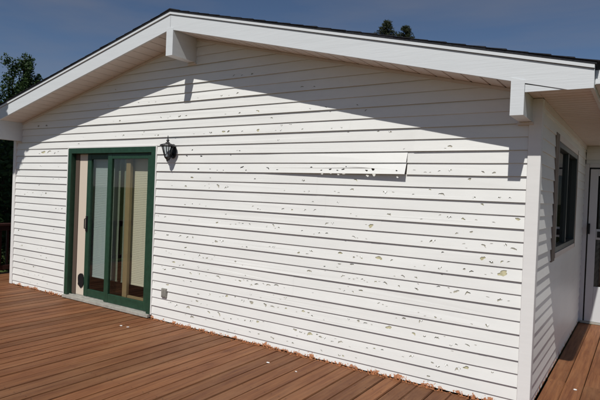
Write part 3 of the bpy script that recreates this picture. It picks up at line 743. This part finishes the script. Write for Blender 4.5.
# ---------------------------------------------------------------- trees
def leaf_quads(mb, rnd, c, n_, rad, size, squash=1, mi=0):
    for _ in range(n_):
        d = Vector((rnd.gauss(0, 1), rnd.gauss(0, 1), rnd.gauss(0, 1))).normalized() * rad * rnd.random() ** .45; d.z *= squash
        p = c + d; a = Vector((rnd.gauss(0, 1), rnd.gauss(0, 1), rnd.gauss(0, .6))).normalized(); b = a.orthogonal().normalized()
        b = (b * math.cos(rnd.random() * 6) + a.cross(b) * math.sin(rnd.random() * 6)).normalized(); s_ = size * rnd.uniform(.6, 1.3)
        n = len(mb.v); mb.v += [tuple(p - a * s_), tuple(p + b * s_ * .55), tuple(p + a * s_), tuple(p - b * s_ * .55)]; mb.f.append((n, n + 1, n + 2, n + 3)); mb.mi.append(mi)
def broad_tree(loc, h, clumps, seed, label, leafn=130, size=.07, trunk=.14, group=None, crad=.42, tight=(), squash=1):
    rnd = random.Random(seed); base = Vector(loc)
    t = empty('broadleaf_tree', loc); t['at_loc'] = 1; tag(t, label, 'tree', group)
    tr = MB(); cr = MB(); hub = base + Vector((0, 0, h * .3))
    tr.tube([base - Vector((0, 0, .2)), base + Vector((.05, .03, h * .3)), base + Vector((0, .05, h * .62)), base + Vector((.02, 0, h * .86))], [trunk, trunk * .8, trunk * .45, trunk * .15], 8)
    for c in clumps:
        c = base + Vector(c); f = min(.8, max(.2, (c.z - base.z) / h * .75)); st = base + Vector((.02, .03, h * f))
        mid = (st + c) / 2 + Vector((rnd.gauss(0, .1), rnd.gauss(0, .1), .1))
        tr.tube([st, mid, c], [trunk * .3, trunk * .18, trunk * .05], 5)
        for _ in range(5):
            q = c + Vector((rnd.gauss(0, 1), rnd.gauss(0, 1), rnd.gauss(0, .9))) * crad * .75
            tr.tube([c, q], [trunk * .06, .004], 4)
            leaf_quads(cr, rnd, q, leafn // 5, crad * .62, size, squash)
    for q in tight:
        tr.tube([q, q + Vector((rnd.uniform(-.9, -.3), rnd.gauss(0, .1), rnd.uniform(.3, .8)))], [.008, .02], 4)
        leaf_quads(cr, rnd, q, 210, .20, .05)
    tr.build('trunk', M['bark'], t, fixn=False); cr.build('crown', M['leaf'], t, fixn=False)
    return t
def pix(dx, dy, dz, dist): return Vector((.669 + dx * dist, -4.268 + dy * dist, 1.59 + dz * dist))
rt_ = random.Random(77)
# tree behind the roof at the left: a few pointed leaders above the roof line, dense below
def clump_set(w_, h, n_, rnd, top_pts):
    out = list(top_pts)
    for _ in range(n_):
        a = rnd.random() * 6.283; z = h * rnd.uniform(.12, .82); r_ = w_ * (1 - .45 * z / h) * math.sqrt(rnd.random()); out.append((r_ * math.cos(a), r_ * math.sin(a), z))
    return out
b1 = pix(-.886, .464, 0, 15.5); b1.z = -.75
perp = Vector((.464, .886, 0))
lead = [(perp * o + Vector((0, 0, z - .12))) for o, z in ((-.05, 5.55), (.2, 5.5), (.14, 5.05), (.42, 5.15), (-.12, 4.85), (-.62, 4.75), (.68, 4.85), (-.02, 5.35), (.0, 5.0), (.16, 5.25), (.33, 4.95), (.05, 4.6), (.38, 4.55), (.2, 4.7), (-.32, 4.6), (.55, 4.75), (-.5, 4.35), (-.2, 4.3), (.1, 4.2), (.4, 4.15))]
broad_tree(tuple(b1), 5.4, clump_set(1.5, 4.4, 90, rt_, [tuple(v) for v in lead]), 5, 'dark leafy tree rising behind the left end of the roof', 480, .034, .13, None, .20, (), 1.7)
b2 = pix(-.905, .425, 0, 13.0); b2.z = -.75
broad_tree(tuple(b2), 3.9, clump_set(1.4, 3.9, 45, rt_, []), 6, 'dark shrubby tree beyond the deck railing under the left eave', 150, .07, .10, None, .42)
b3 = pix(-.878, .478, 0, 19.0); b3.z = -.75
broad_tree(tuple(b3), 4.6, clump_set(2.2, 4.2, 60, rt_, []), 8, 'tree farther back, seen low between the house corner and the railing', 150, .08, .12, None, .5)
# tree standing left of the deck: only its shade on the left end of the gable is in the picture
cl = []; bt = Vector((-9.7, -2.3, -.75))
while len(cl) < 95:
    p = Vector((rt_.uniform(-11.6, -6.6), rt_.uniform(-4.2, -.9), rt_.uniform(3.0, 8.2)))
    if (p - Vector((-9.5, -2.5, 5.9))).length > 2.75: continue
    dy = -p.y
    if p.z - 1.233 * dy < 2.15 + .55 or p.x - .152 * dy > -7.05 - .45: continue
    cl.append(tuple(p - bt))
# the lowest right-hand sprays, whose shade ends on the wall beside the patio door
tight = []
for wx, wz in [(-7.28 - .16 * a, 2.16 + .17 * b + (.0 if a else .06)) for a in range(6) for b in range(7)] + [(-7.42, 2.02), (-7.55, 1.96), (-7.7, 1.95), (-7.5, 2.06)]:
    dy = rt_.uniform(1.6, 2.5); tight.append(Vector((wx + .168 * dy, -dy, wz + 1.233 * dy)))
broad_tree(tuple(bt), 8.6, cl, 9, 'tall leafy tree left of the deck that shades the gable end', 170, .075, .17, None, .36, tight)

def conifer(loc, h, seed, label):
    rnd = random.Random(seed); base = Vector(loc); t = empty('conifer_tree', loc); t['at_loc'] = 1; tag(t, label, 'tree', 'conifers behind the roof')
    tr = MB(); nd = MB()
    tr.tube([base - Vector((0, 0, .3)), base + Vector((0, 0, h * .5)), base + Vector((.05, 0, h))], [.2, .11, .012], 8)
    z = h - .05; 
    while z > h * .25:
        dn = h - z; rad = min(2.3, .16 + .58 * dn ** .85)
        for _ in range(6 if dn < 3 else 5):
            a = rnd.random() * 6.283; r_ = rad * rnd.uniform(.6, 1.08); d = Vector((math.cos(a), math.sin(a), 0)); rise = .35 if dn < 1.2 else .1
            p0 = base + Vector((0, 0, z)); p1 = p0 + d * r_ * .6 + Vector((0, 0, r_ * rise)); p2 = p0 + d * r_ + Vector((0, 0, r_ * (rise - .05)))
            tr.tube([p0, p1, p2], [.022, .014, .004], 4)
            m_ = max(6, int(r_ * 16))
            for i in range(m_):
                f = (i + .5) / m_; q = (p0.lerp(p1, f / .6) if f < .6 else p1.lerp(p2, (f - .6) / .4))
                for _k in range(5 if dn < 4 else 3):
                    e = (d * rnd.uniform(.1, .8) + Vector((rnd.gauss(0, .6), rnd.gauss(0, .6), rnd.gauss(.1, .5)))).normalized(); ll = rnd.uniform(.07, .17); s_ = e.orthogonal().normalized() * .013
                    n = len(nd.v); nd.v += [tuple(q - s_), tuple(q + e * ll * .6 - s_), tuple(q + e * ll), tuple(q + e * ll * .6 + s_), tuple(q + s_)]; nd.f.append((n, n + 1, n + 2, n + 3, n + 4)); nd.mi.append(0)
        z -= .09 if dn < 1.5 else (.14 if dn < 4 else .25)
    tr.build('trunk', M['bark'], t, fixn=False); nd.build('crown', M['needle'], t, fixn=False)
c1 = pix(-.4195, .9075, .3335, 30); h1 = c1.z + .75; conifer((c1.x, c1.y, -.75), h1, 3, 'taller left one of two conifer tops showing above the right roof slope')
c2 = pix(-.386, .9225, .322, 31.5); h2 = c2.z + .75; conifer((c2.x, c2.y, -.75), h2, 4, 'shorter right one of two conifer tops showing above the right roof slope')

for o in bpy.data.objects:
    if 'at_loc' in o: del o['at_loc']
